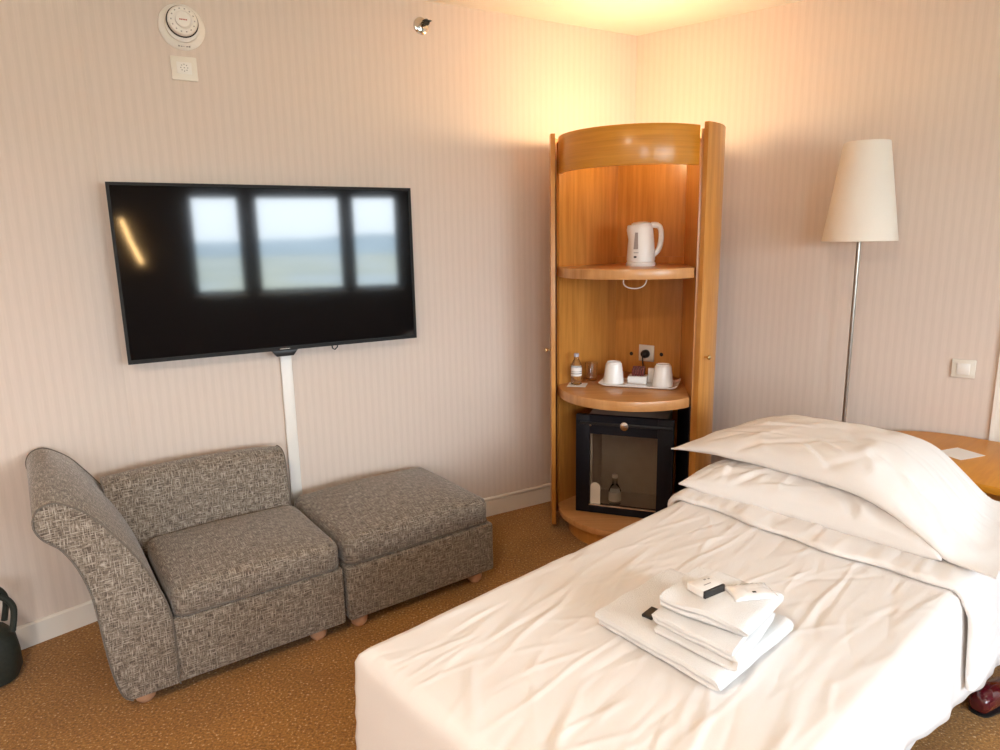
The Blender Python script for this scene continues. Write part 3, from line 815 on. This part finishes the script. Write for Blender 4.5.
for i in range(NX):
    for j in range(NY): bm.faces.new((gv[i][j], gv[i+1][j], gv[i+1][j+1], gv[i][j+1]))
cov = obj('cover', bm, 'duvet_cotton', duv, angle=180)
sd = cov.modifiers.new('thick', 'SOLIDIFY'); sd.thickness = .012; sd.offset = -1
# turned down band
def xsec(l, s):
    """point on the duvet surface across the bed, s in 0..1 from left side to right hem"""
    segs = [.12, BWD-2*SH, .26]; tot = .12+SH*PI/2+(BWD-2*SH)+SH*PI/2+.21
    d = s*tot
    if d < .12: return (-.006, ZT-SH-(.12-d), (-1, 0))
    d -= .12
    if d < SH*PI/2: a = d/SH; return (SH-SH*math.cos(a)-.006*math.cos(a), ZT-SH+SH*math.sin(a), (-math.cos(a), math.sin(a)))
    d -= SH*PI/2; W_ = BWD-2*SH
    if d < W_: return (SH+d, ZT, (0, 1))
    d -= W_
    if d < SH*PI/2: a = d/SH; return (BWD-SH+SH*math.sin(a), ZT-SH+SH*math.cos(a), (math.sin(a), math.cos(a)))
    d -= SH*PI/2
    return (BWD+.010+.024*min(1, (d+SH)/.25)-.010*(1-min(1, d/.03)), ZT-SH-d, (1, 0))
bm = B(); rows = []; nS, nC = 150, 18
for k in range(nS+1):
    s = k/nS; y, z, nn = xsec(1.3, s); row = []
    l0 = 1.255-.05*s+.012*math.sin(s*9)+.006*math.sin(s*31); wdt = .155+.015*math.sin(s*7+1)
    th0 = .024+.006*noise.noise(Vector((s*14, 2, 0)))
    if s > .86: wdt *= 1+6*(s-.86)
    for c in range(nC):
        a = 2*PI*c/nC; ca, sa = math.cos(a), math.sin(a)
        xx = l0+wdt/2+wdt/2*math.copysign(abs(ca)**.6, ca); off = th0*.5+th0*.55*math.copysign(abs(sa)**.55, sa)
        off += (.004*noise.noise(Vector((s*30, xx*14, 0)))+.003*noise.noise(Vector((s*70, xx*8, 5)))) if sa > 0 else 0
        row.append(bm.verts.new((xx, -(y+nn[0]*off), z+nn[1]*off+.002)))
    rows.append(row)
for a, b_ in zip(rows, rows[1:]):
    for c in range(nC): bm.faces.new((a[c], a[(c+1) % nC], b_[(c+1) % nC], b_[c]))
bm.faces.new(rows[0]); bm.faces.new(rows[-1])
obj('turned_down_band', bm, 'duvet_cotton', duv, angle=80)

# pillows
def pillow(name, label, cl, cw, zc, hl, hw_, T, seed, droop=0.0, rot=0.0, tipz=0.0, group='white pillows stacked at the head of the bed', zflat=None, pe=.62, ds=.60):
    rn_ = random.Random(seed)
    ws = []
    for k in range(60):
        side = rn_.choice(('l', 'r', 'f', 'f', 'f')); 
        if side == 'f': a0, b0 = rn_.uniform(-.9, .9), -rn_.uniform(.45, .95); an = R(rn_.gauss(70 if a0 < 0 else 110, 22))
        elif side == 'l': a0, b0 = -rn_.uniform(.5, .9), rn_.uniform(-.8, .8); an = R(rn_.gauss(15, 20))
        else: a0, b0 = rn_.uniform(.5, .9), rn_.uniform(-.8, .8); an = R(rn_.gauss(165, 20))
        ws.append((a0, b0, math.cos(an), math.sin(an), rn_.uniform(.12, .35), rn_.uniform(.016, .036), rn_.choice((1, -1))*rn_.uniform(.003, .007)))
    n = 84
    bm = B()
    def pt(i, j, top):
        u, v = -1+2*i/n, -1+2*j/n          # u across the bed, v along it
        x = v*hl*(1-.075*(1-u*u)*abs(v)**3); y = u*hw_*(1-.06*(1-v*v)*abs(u)**3)
        prof = ((1-abs(u)**2.6)*(1-abs(v)**2.4))
        prof = max(prof, 0)**pe
        t = T*prof
        w_ = 0
        for (a0, b0, c, s, ln, wt, am) in ws:
            du, dv = u-a0, v-b0; tt = du*c+dv*s; nn = -du*s+dv*c
            if abs(nn) < wt*3 and abs(tt) < ln*2.5: w_ += am*math.exp(-(nn/wt)**2-(tt/ln)**2)
        w_ += .010*noise.noise(Vector((u*2.4+seed, v*2.2, 0)))*prof+.004*noise.noise(Vector((u*8+seed, v*6, 2)))
        ww = cw+y; dd = droop*(1+.45*v)*max(0, ww-ds)**2
        z = (t*1.0+w_*min(1, prof*2+.15)) if top else -t*(.55)
        edge = .006*noise.noise(Vector((u*5, v*5, seed)))*(1-prof)
        zz = z+edge-dd+tipz*max(0, -u)**3
        if zflat is not None: 
            q_ = zz-(zflat-zc); h_ = .045 if droop > .5 else .004
            if top: zz = (zflat-zc)+.0024+.5*(q_+math.sqrt(q_*q_+h_*h_*min(1, prof*3)**2+1e-8))
            else: zz = (zflat-zc)+max(0, q_)
        return (cl+x*math.cos(rot)-y*math.sin(rot), -(cw+y*math.cos(rot)+x*math.sin(rot)), zc+zz+(.0012 if top else -.0012))
    A = [[bm.verts.new(pt(i, j, True)) for j in range(n+1)] for i in range(n+1)]
    Bt = [[bm.verts.new(pt(i, j, False)) for j in range(n+1)] for i in range(n+1)]
    for i in range(n):
        for j in range(n):
            bm.faces.new((A[i][j], A[i+1][j], A[i+1][j+1], A[i][j+1])); bm.faces.new((Bt[i][j], Bt[i][j+1], Bt[i+1][j+1], Bt[i+1][j]))
    ring = [(i, 0) for i in range(n)]+[(n, j) for j in range(n)]+[(i, n) for i in range(n, 0, -1)]+[(0, j) for j in range(n, 0, -1)]
    for k in range(len(ring)):
        a, b_ = ring[k], ring[(k+1) % len(ring)]
        bm.faces.new((A[a[0]][a[1]], A[b_[0]][b_[1]], Bt[b_[0]][b_[1]], Bt[a[0]][a[1]]))
    o = obj(name, bm, 'pillow_cotton', None, angle=70)
    o.location = FB; o.rotation_euler = (0, 0, RB)
    return tag(o, label, 'pillow', group)
pillow('pillow', 'lower white pillow lying flat on the bed beneath the other', 1.60, .385, .588, .285, .405, .105, 3, droop=.05, zflat=.562, pe=.45)
pillow('pillow', 'upper white pillow, plump and wrinkled, on top of the other', 1.650, .428, .706, .290, .525, .082, 8, droop=1.9, tipz=-.038, rot=.12, ds=.50, zflat=.588)

# ------------------------------------------------------------------ towels on the bed
def towel(label, pts, z, layers, t, seed, name='folded_towel', group='folded white towels stacked on the bed'):
    """pts: two opposite edges as bed coordinates: origin, x-end, y-end"""
    o_, ex, ey = [BW(p[0], p[1], 0) for p in pts]
    X, Y = (ex-o_), (ey-o_); lx, ly = X.length, Y.length; ang = math.atan2(X.y, X.x)
    Yp = Matrix.Rotation(-ang, 3, 'Z') @ Y; sgn = 1 if Yp.y > 0 else -1
    skew = Yp.x/ly
    path = []; g = t*1.04
    for k in range(layers):
        zz = t/2+k*g; xs = [lx*q/10 for q in range(11)]
        if k % 2: xs = xs[::-1]
        path += [(x, zz) for x in xs]
        if k < layers-1:
            xc = lx if k % 2 == 0 else 0; s = 1 if k % 2 == 0 else -1
            for q in range(1, 6):
                a = -PI/2+PI*q/6; path.append((xc+s*g*.5*math.cos(a), zz+g/2+g/2*math.sin(a)))
    bm = B(); rows = []; ny = 26
    nrm = []
    for i, p in enumerate(path):
        a = Vector(path[max(0, i-1)]); b_ = Vector(path[min(len(path)-1, i+1)]); d = (b_-a).normalized(); nrm.append(Vector((-d.y, d.x)))
    loop = [(Vector(p)+n_*t*.5) for p, n_ in zip(path, nrm)]+[(Vector(p)-n_*t*.5) for p, n_ in zip(path[::-1], nrm[::-1])]
    for j in range(ny+1):
        v = j/ny; y = ly*v; e = min(v, 1-v)*ly; sq = 1 if e > t else .55+.45*math.sqrt(max(0, 1-(1-e/t)**2))
        row = []
        for q in loop:
            zl = q.y; lay = round((zl-t/2)/g)
            zc_ = t/2+max(0, min(layers-1, lay))*g
            zz = zc_+(zl-zc_)*sq
            hgt = zl/(layers*g)
            n1 = noise.noise(Vector((q.x*14, y*14, seed)))*.007*hgt
            n2 = noise.noise(Vector((q.x*9, y*9, seed+lay*3.3)))*.006
            yy = y+n2*(1 if j in (0, ny) else .6)+ (.006*math.sin(lay*2.1+seed) if j in (0, ny) else 0)
            row.append(bm.verts.new((q.x+n2+skew*yy, sgn*yy, max(0.0003, zz+n1))))
        rows.append(row)
    for a, b_ in zip(rows, rows[1:]):
        n = len(a)
        for k in range(n): bm.faces.new((a[k], a[(k+1) % n], b_[(k+1) % n], b_[k]))
    def cap(r):
        n = len(r); h = n//2
        for k in range(h-1): bm.faces.new((r[k], r[k+1], r[n-2-k], r[n-1-k]))
    cap(rows[0]); cap(rows[-1])
    o = obj(name, bm, 'terry', None, angle=60)
    o.location = (o_.x, o_.y, z); o.rotation_euler = (0, 0, ang)
    return tag(o, label, 'towel', group)
TZ = ZT+.006
towel('large folded white bath towel, bottom of the stack on the bed', [(.457, .325), (.437, .635), (.765, .325)], TZ, 2, .020, 2)
towel('folded white hand towel in the middle of the towel stack', [(.475, .475), (.470, .655), (.69, .445)], TZ+.0440, 3, .0140, 5)
towel('small folded white towel on top of the towel stack', [(.500, .465), (.515, .645), (.68, .455)], TZ+.0440+.0465, 2, .0160, 9)
zb = TZ+.0440+.0465+.0345
bx = BW(.580, .530, zb)
sb_ = thing('soap_box', 'small white soap carton with a black end on top of the towels', 'carton', bx, RB-R(10))
bm = B(); box(bm, (-.031, -.019, 0), (.031, .026, .016), .001); obj('carton', bm, 'card_white', sb_)
bm = B(); box(bm, (-.031, -.0255, 0), (.031, -.0195, .016), .0006); obj('black_end', bm, 'card_black', sb_)
bm = B(); box(bm, (.008, .012, .0161), (.014, .016, .0165)); box(bm, (.019, .010, .0161), (.024, .014, .0165)); box(bm, (-.010, -.004, .0161), (.012, -.001, .0163)); obj('print', bm, 'print_grey', sb_, smooth=False)
bm = B(); q = BW(.528, .425, TZ+.0430); box(bm, (-.022, -.014, 0), (.022, .012, .007), .0015)
o = tag(obj('toiletry_packet', bm, 'card_black'), 'flat black packet lying beside the middle towel on the bath towel', 'packet'); o.location = q; o.rotation_euler = (0, 0, RB+R(5))
q = BW(.645, .600, zb-.002)
sa = thing('clear_sachet', 'shiny clear sachet with a tiny black mark on the right of the towel stack', 'sachet', q, RB+R(-35))
bm = B(); rows = []
for i in range(17):
    u = -1+2*i/16; rows.append([bm.verts.new((u*.05, (-1+2*j/12)*.033, .0015+.007*(1-u**4)*(1-(-1+2*j/12)**4)+.003*abs(noise.noise(Vector((u*4, j*.5, 1)))))) for j in range(13)])
for a, b_ in zip(rows, rows[1:]):
    for j in range(12): bm.faces.new((a[j], a[j+1], b_[j+1], b_[j]))
newmat('film', (.85, .86, .88), .12, coat=1.0)
o = obj('film', bm, 'film', sa); s_ = o.modifiers.new('t', 'SOLIDIFY'); s_.thickness = .001
bm = B(); box(bm, (-.004, -.018, .0095), (.004, -.013, .0105)); obj('mark', bm, 'card_black', sa, smooth=False)

# ------------------------------------------------------------------ table behind the bed
ZTB = .562
tabv = []
cxl, cwl, rr_ = 2.44, .49, .315
for k in range(25):
    a = R(90+180*k/24)      # round end points towards -w
    tabv.append((cxl+rr_*math.sin(a) if False else cxl-rr_*math.cos(R(180*k/24)), cwl-rr_*math.sin(R(180*k/24))))
wp = [(p_[0], p_[1]) for p_ in tabv]
# back edge follows the wall
tabl = tabv+[(2.755, .60), (2.755, 1.45), (2.125, 1.45)]
table = thing('bedside_table', 'orange wood table with a rounded end behind the head of the bed', 'table', FB, RB)
bm = B(); prism(bm, [(p_[0], -p_[1]) for p_ in tabl], ZTB-.030, ZTB, .003); obj('table_top', bm, 'wood_table', table)
bm = B(); box(bm, (2.24, -.62, 0), (2.66, -.595, ZTB-.0302), .002); obj('leg_panel', bm, 'wood', table)
bm = B(); box(bm, (2.24, -1.42, 0), (2.66, -1.395, ZTB-.0302), .002); obj('leg_panel', bm, 'wood', table)
bm = B(); box(bm, (2.60, -1.394, .10), (2.615, -.621, ZTB-.0302), .002); obj('modesty_panel', bm, 'wood', table)
ps = [G(x, y, ZTB+.001) for x, y in ((940, 453), (952, 446), (977, 454.5), (968, 461.5))]
ctr = sum(ps, Vector())/4; e = (ps[3]-ps[0])
an = math.atan2(e.y, e.x); wx = e.length; wy = (ps[1]-ps[0]).length
bm = B(); box(bm, (-wx/2, -wy/2, 0), (wx/2, wy/2, .0012)); cd = obj('note_card', bm, 'card_white', None, smooth=False); tag(cd, 'white card lying on the round ended table', 'card')
cd.location = (ctr.x, ctr.y, ZTB+.0004); cd.rotation_euler = (0, 0, an)

# ------------------------------------------------------------------ bag and red shoe
bc = Vector((-1.79, 2.02, 0))
bag = thing('handbag', 'dark green black nylon bag with a carry handle on the floor at the left edge', 'bag', bc, R(48))
bm = B()
rows = []
prof = [(0, .70), (.01, .92), (.04, 1.0), (.10, 1.03), (.15, .97), (.185, .80), (.205, .5), (.212, .15)]
for z, s in prof:
    rg = []
    for k in range(40):
        a = 2*PI*k/40; ca, sa = math.cos(a), math.sin(a)
        x = .155*s*math.copysign(abs(ca)**.7, ca); y = .085*s*math.copysign(abs(sa)**.7, sa)
        f = 1+.05*noise.noise(Vector((ca*2, sa*2, z*14)))
        rg.append(bm.verts.new((x*f, y*f, z+.001)))
    rows.append(rg)
for a, b_ in zip(rows, rows[1:]):
    for k in range(40): bm.faces.new((a[k], a[(k+1) % 40], b_[(k+1) % 40], b_[k]))
bm.faces.new(rows[0]); bm.faces.new(rows[-1]); obj('bag_body', bm, 'bag_nylon', bag)
for sy in (-1, 1):
    bm = B(); tube(bm, smoothpoly([(-.02, sy*.055, .20), (.02, sy*.06, .27), (.07, sy*.055, .315), (.12, sy*.05, .31), (.148, sy*.05, .26), (.135, sy*.052, .18)], 6, False), .010, 10); obj('handle', bm, 'bag_nylon', bag)
bm = B(); tube(bm, [(.15*math.cos(t), .0835*math.sin(t)*1.0, .085+.03*math.cos(t)) for t in [-2.6+2.2*k/16 for k in range(17)]], .003, 8); obj('zip', bm, 'dark_metal', bag)

q = G(992, 703, .0)
sh_ = thing('shoe', 'glossy dark red shoe peeking out from beneath the hanging duvet', 'shoe', (q.x, q.y, 0), R(30))
bm = B(); rows = []
for k, (x, w_, h, zc_) in enumerate([(-.10, .02, .03, .03), (-.09, .032, .05, .035), (-.05, .036, .06, .04), (0, .038, .055, .035), (.05, .043, .04, .028), (.10, .043, .034, .024), (.13, .030, .026, .02), (.145, .010, .012, .016)]):
    rows.append([bm.verts.new((x, w_*math.cos(2*PI*j/24), max(.006, zc_+h*.7*math.sin(2*PI*j/24)))) for j in range(24)])
for a, b_ in zip(rows, rows[1:]):
    for j in range(24): bm.faces.new((a[j], a[(j+1) % 24], b_[(j+1) % 24], b_[j]))
bm.faces.new(rows[0]); bm.faces.new(rows[-1]); obj('upper', bm, 'patent_red', sh_, sub=1)
bm = B(); prism(bm, [(p.x, p.y) for p in smoothpoly([(-.095, -.02), (-.05, -.034), (.05, -.042), (.11, -.038), (.143, 0), (.11, .038), (.05, .042), (-.05, .034), (-.095, .02)], 4)], 0, .006); obj('sole', bm, 'card_black', sh_)

# ------------------------------------------------------------------ lamps behind the camera / above the cabinet
wl = thing('wall_lamp', 'slim glowing wall lamp beside the windows behind the camera', 'lamp', WP(-.22), 0)
a_, b_ = (bd*(DW-.06)+bl*(-.30)), (bd*(DW-.06)+bl*(-.15))
bm = B(); tube(bm, [a_+Vector((0, 0, 1.72))-WP(-.22), (a_*.6+b_*.4)+Vector((0, 0, 1.5))-WP(-.22), b_+Vector((0, 0, 1.25))-WP(-.22)], .012, 12); obj('tube', bm, 'lamp_glow', wl)
bm = B(); box(bm, (-.02, -.02, 1.40), (.02, .02, 1.55), .004, M=Matrix.Translation((-bd*.02))); obj('bracket', bm, 'dark_metal', wl)

ul = bpy.data.lights.new('cabinet_uplight', 'POINT'); ul.energy = 9; ul.color = (1.0, .74, .42); ul.shadow_soft_size = .09
uo = bpy.data.objects.new('cabinet_uplight', ul); COL.objects.link(uo); uo.location = (CC.x+.0, CC.y-.02, 1.875)

# unseen ceiling lamp behind the camera, added to fill the room with light
cl = thing('fill_ceiling_light', 'added unseen round ceiling light filling the room from behind the camera', 'ceiling light', (-.6, -.1, H))
bm = B(); lathe(bm, [(0, 0), (.17, 0), (.175, -.02), (.17, -.03), (0, -.03)], 40); obj('fitting', bm, 'white_plastic', cl)
m, N, L, b = newmat('fill_lamp_glow', (1, .9, .75), .5, emis=(1, .81, .64), estr=60)
bm = B(); lathe(bm, [(.16, -.031), (.15, -.055), (.10, -.075), (0, -.085)], 40); obj('diffuser', bm, 'fill_lamp_glow', cl)

# ------------------------------------------------------------------ outside
bm = B(); box(bm, (-900, -900, -12.2), (900, 900, -12)); gd = struct(obj('ground_outside', bm, 'airfield', None, smooth=False))
for nm, dist, wdt, off in (('runway_outside', 70, 9, 0), ('taxiway_outside', 130, 22, 12), ('apron_outside', 30, 7, 0)):
    c0 = bd*dist; p = [c0-bl*200+bd*off, c0+bl*200, c0+bl*200+bd*wdt, c0-bl*200+bd*(off+wdt)]
    bm = B(); prism(bm, [(v.x, v.y) for v in p], -11.99, -11.9); struct(obj(nm, bm, 'concrete_light', None, smooth=False))
bm = B(); rows = []
for k in range(61):
    a = R(138-75+150*k/60); d = 800
    h = 4+9*noise.noise(Vector((k*.13, 0, 0)))+6*noise.noise(Vector((k*.5, 3, 0)))
    rows.append([bm.verts.new((math.sin(a)*(d+o_), math.cos(a)*(d+o_), z)) for o_, z in ((-60, -12), (0, h), (60, -12))])
for a, b_ in zip(rows, rows[1:]):
    for j in range(2): bm.faces.new((a[j], a[j+1], b_[j+1], b_[j]))
struct(obj('hills_outside', bm, 'hill_blue'))

# world
wld = bpy.data.worlds.new('sky'); sc.world = wld; wld.use_nodes = True
N, L = wld.node_tree.nodes, wld.node_tree.links
bg = N['Background']; tc = N.new('ShaderNodeTexCoord'); sx = N.new('ShaderNodeSeparateXYZ'); L.new(tc.outputs['Generated'], sx.inputs[0])
r = ramp(N, L, sx.outputs['Z'], [(0.0, (.70, .80, .88)), (.12, (.82, .91, .98)), (.45, (.70, .85, 1.0))])
L.new(r.outputs[0], bg.inputs['Color']); bg.inputs['Strength'].default_value = 8.5
# daylight portals in the window openings
for i, (s0, s1) in enumerate(wins):
    pl_ = bpy.data.lights.new('window_portal', 'AREA'); pl_.shape = 'RECTANGLE'; pl_.size = s1-s0; pl_.size_y = ZH-ZS
    pl_.cycles.is_portal = True
    po = bpy.data.objects.new('window_portal', pl_); COL.objects.link(po)
    c = WP((s0+s1)/2, (ZS+ZH)/2)+bd*.12; po.location = c
    po.rotation_euler = (-bd).to_track_quat('-Z', 'Y').to_euler()

# ------------------------------------------------------------------ camera
cam = bpy.data.cameras.new('camera'); co = bpy.data.objects.new('camera', cam); COL.objects.link(co)
cam.sensor_fit = 'HORIZONTAL'; cam.sensor_width = 36; cam.lens = 36*FPX/1000; cam.clip_start = .02; cam.clip_end = 3000
# image axes expressed in the world frame (x right, y forward, z up)
right = Vector((RT.x, FW.x, UP.x)); down = Vector((RT.y, FW.y, UP.y)); fwd = Vector((RT.z, FW.z, UP.z))
Mx = Matrix((( right.x, -down.x, -fwd.x, 0), (right.y, -down.y, -fwd.y, 0), (right.z, -down.z, -fwd.z, CAMH), (0, 0, 0, 1)))
co.matrix_world = Mx
sc.camera = co
sc.view_settings.view_transform = 'Standard'; sc.view_settings.look = 'None'
sc.view_settings.exposure = 1.38; sc.view_settings.gamma = 1.0; sc.view_settings.use_curve_mapping = False
sc.cycles.max_bounces = 12; sc.cycles.diffuse_bounces = 6; sc.cycles.glossy_bounces = 4; sc.cycles.transmission_bounces = 8
sc.cycles.use_denoising = True; sc.cycles.sample_clamp_indirect = 6
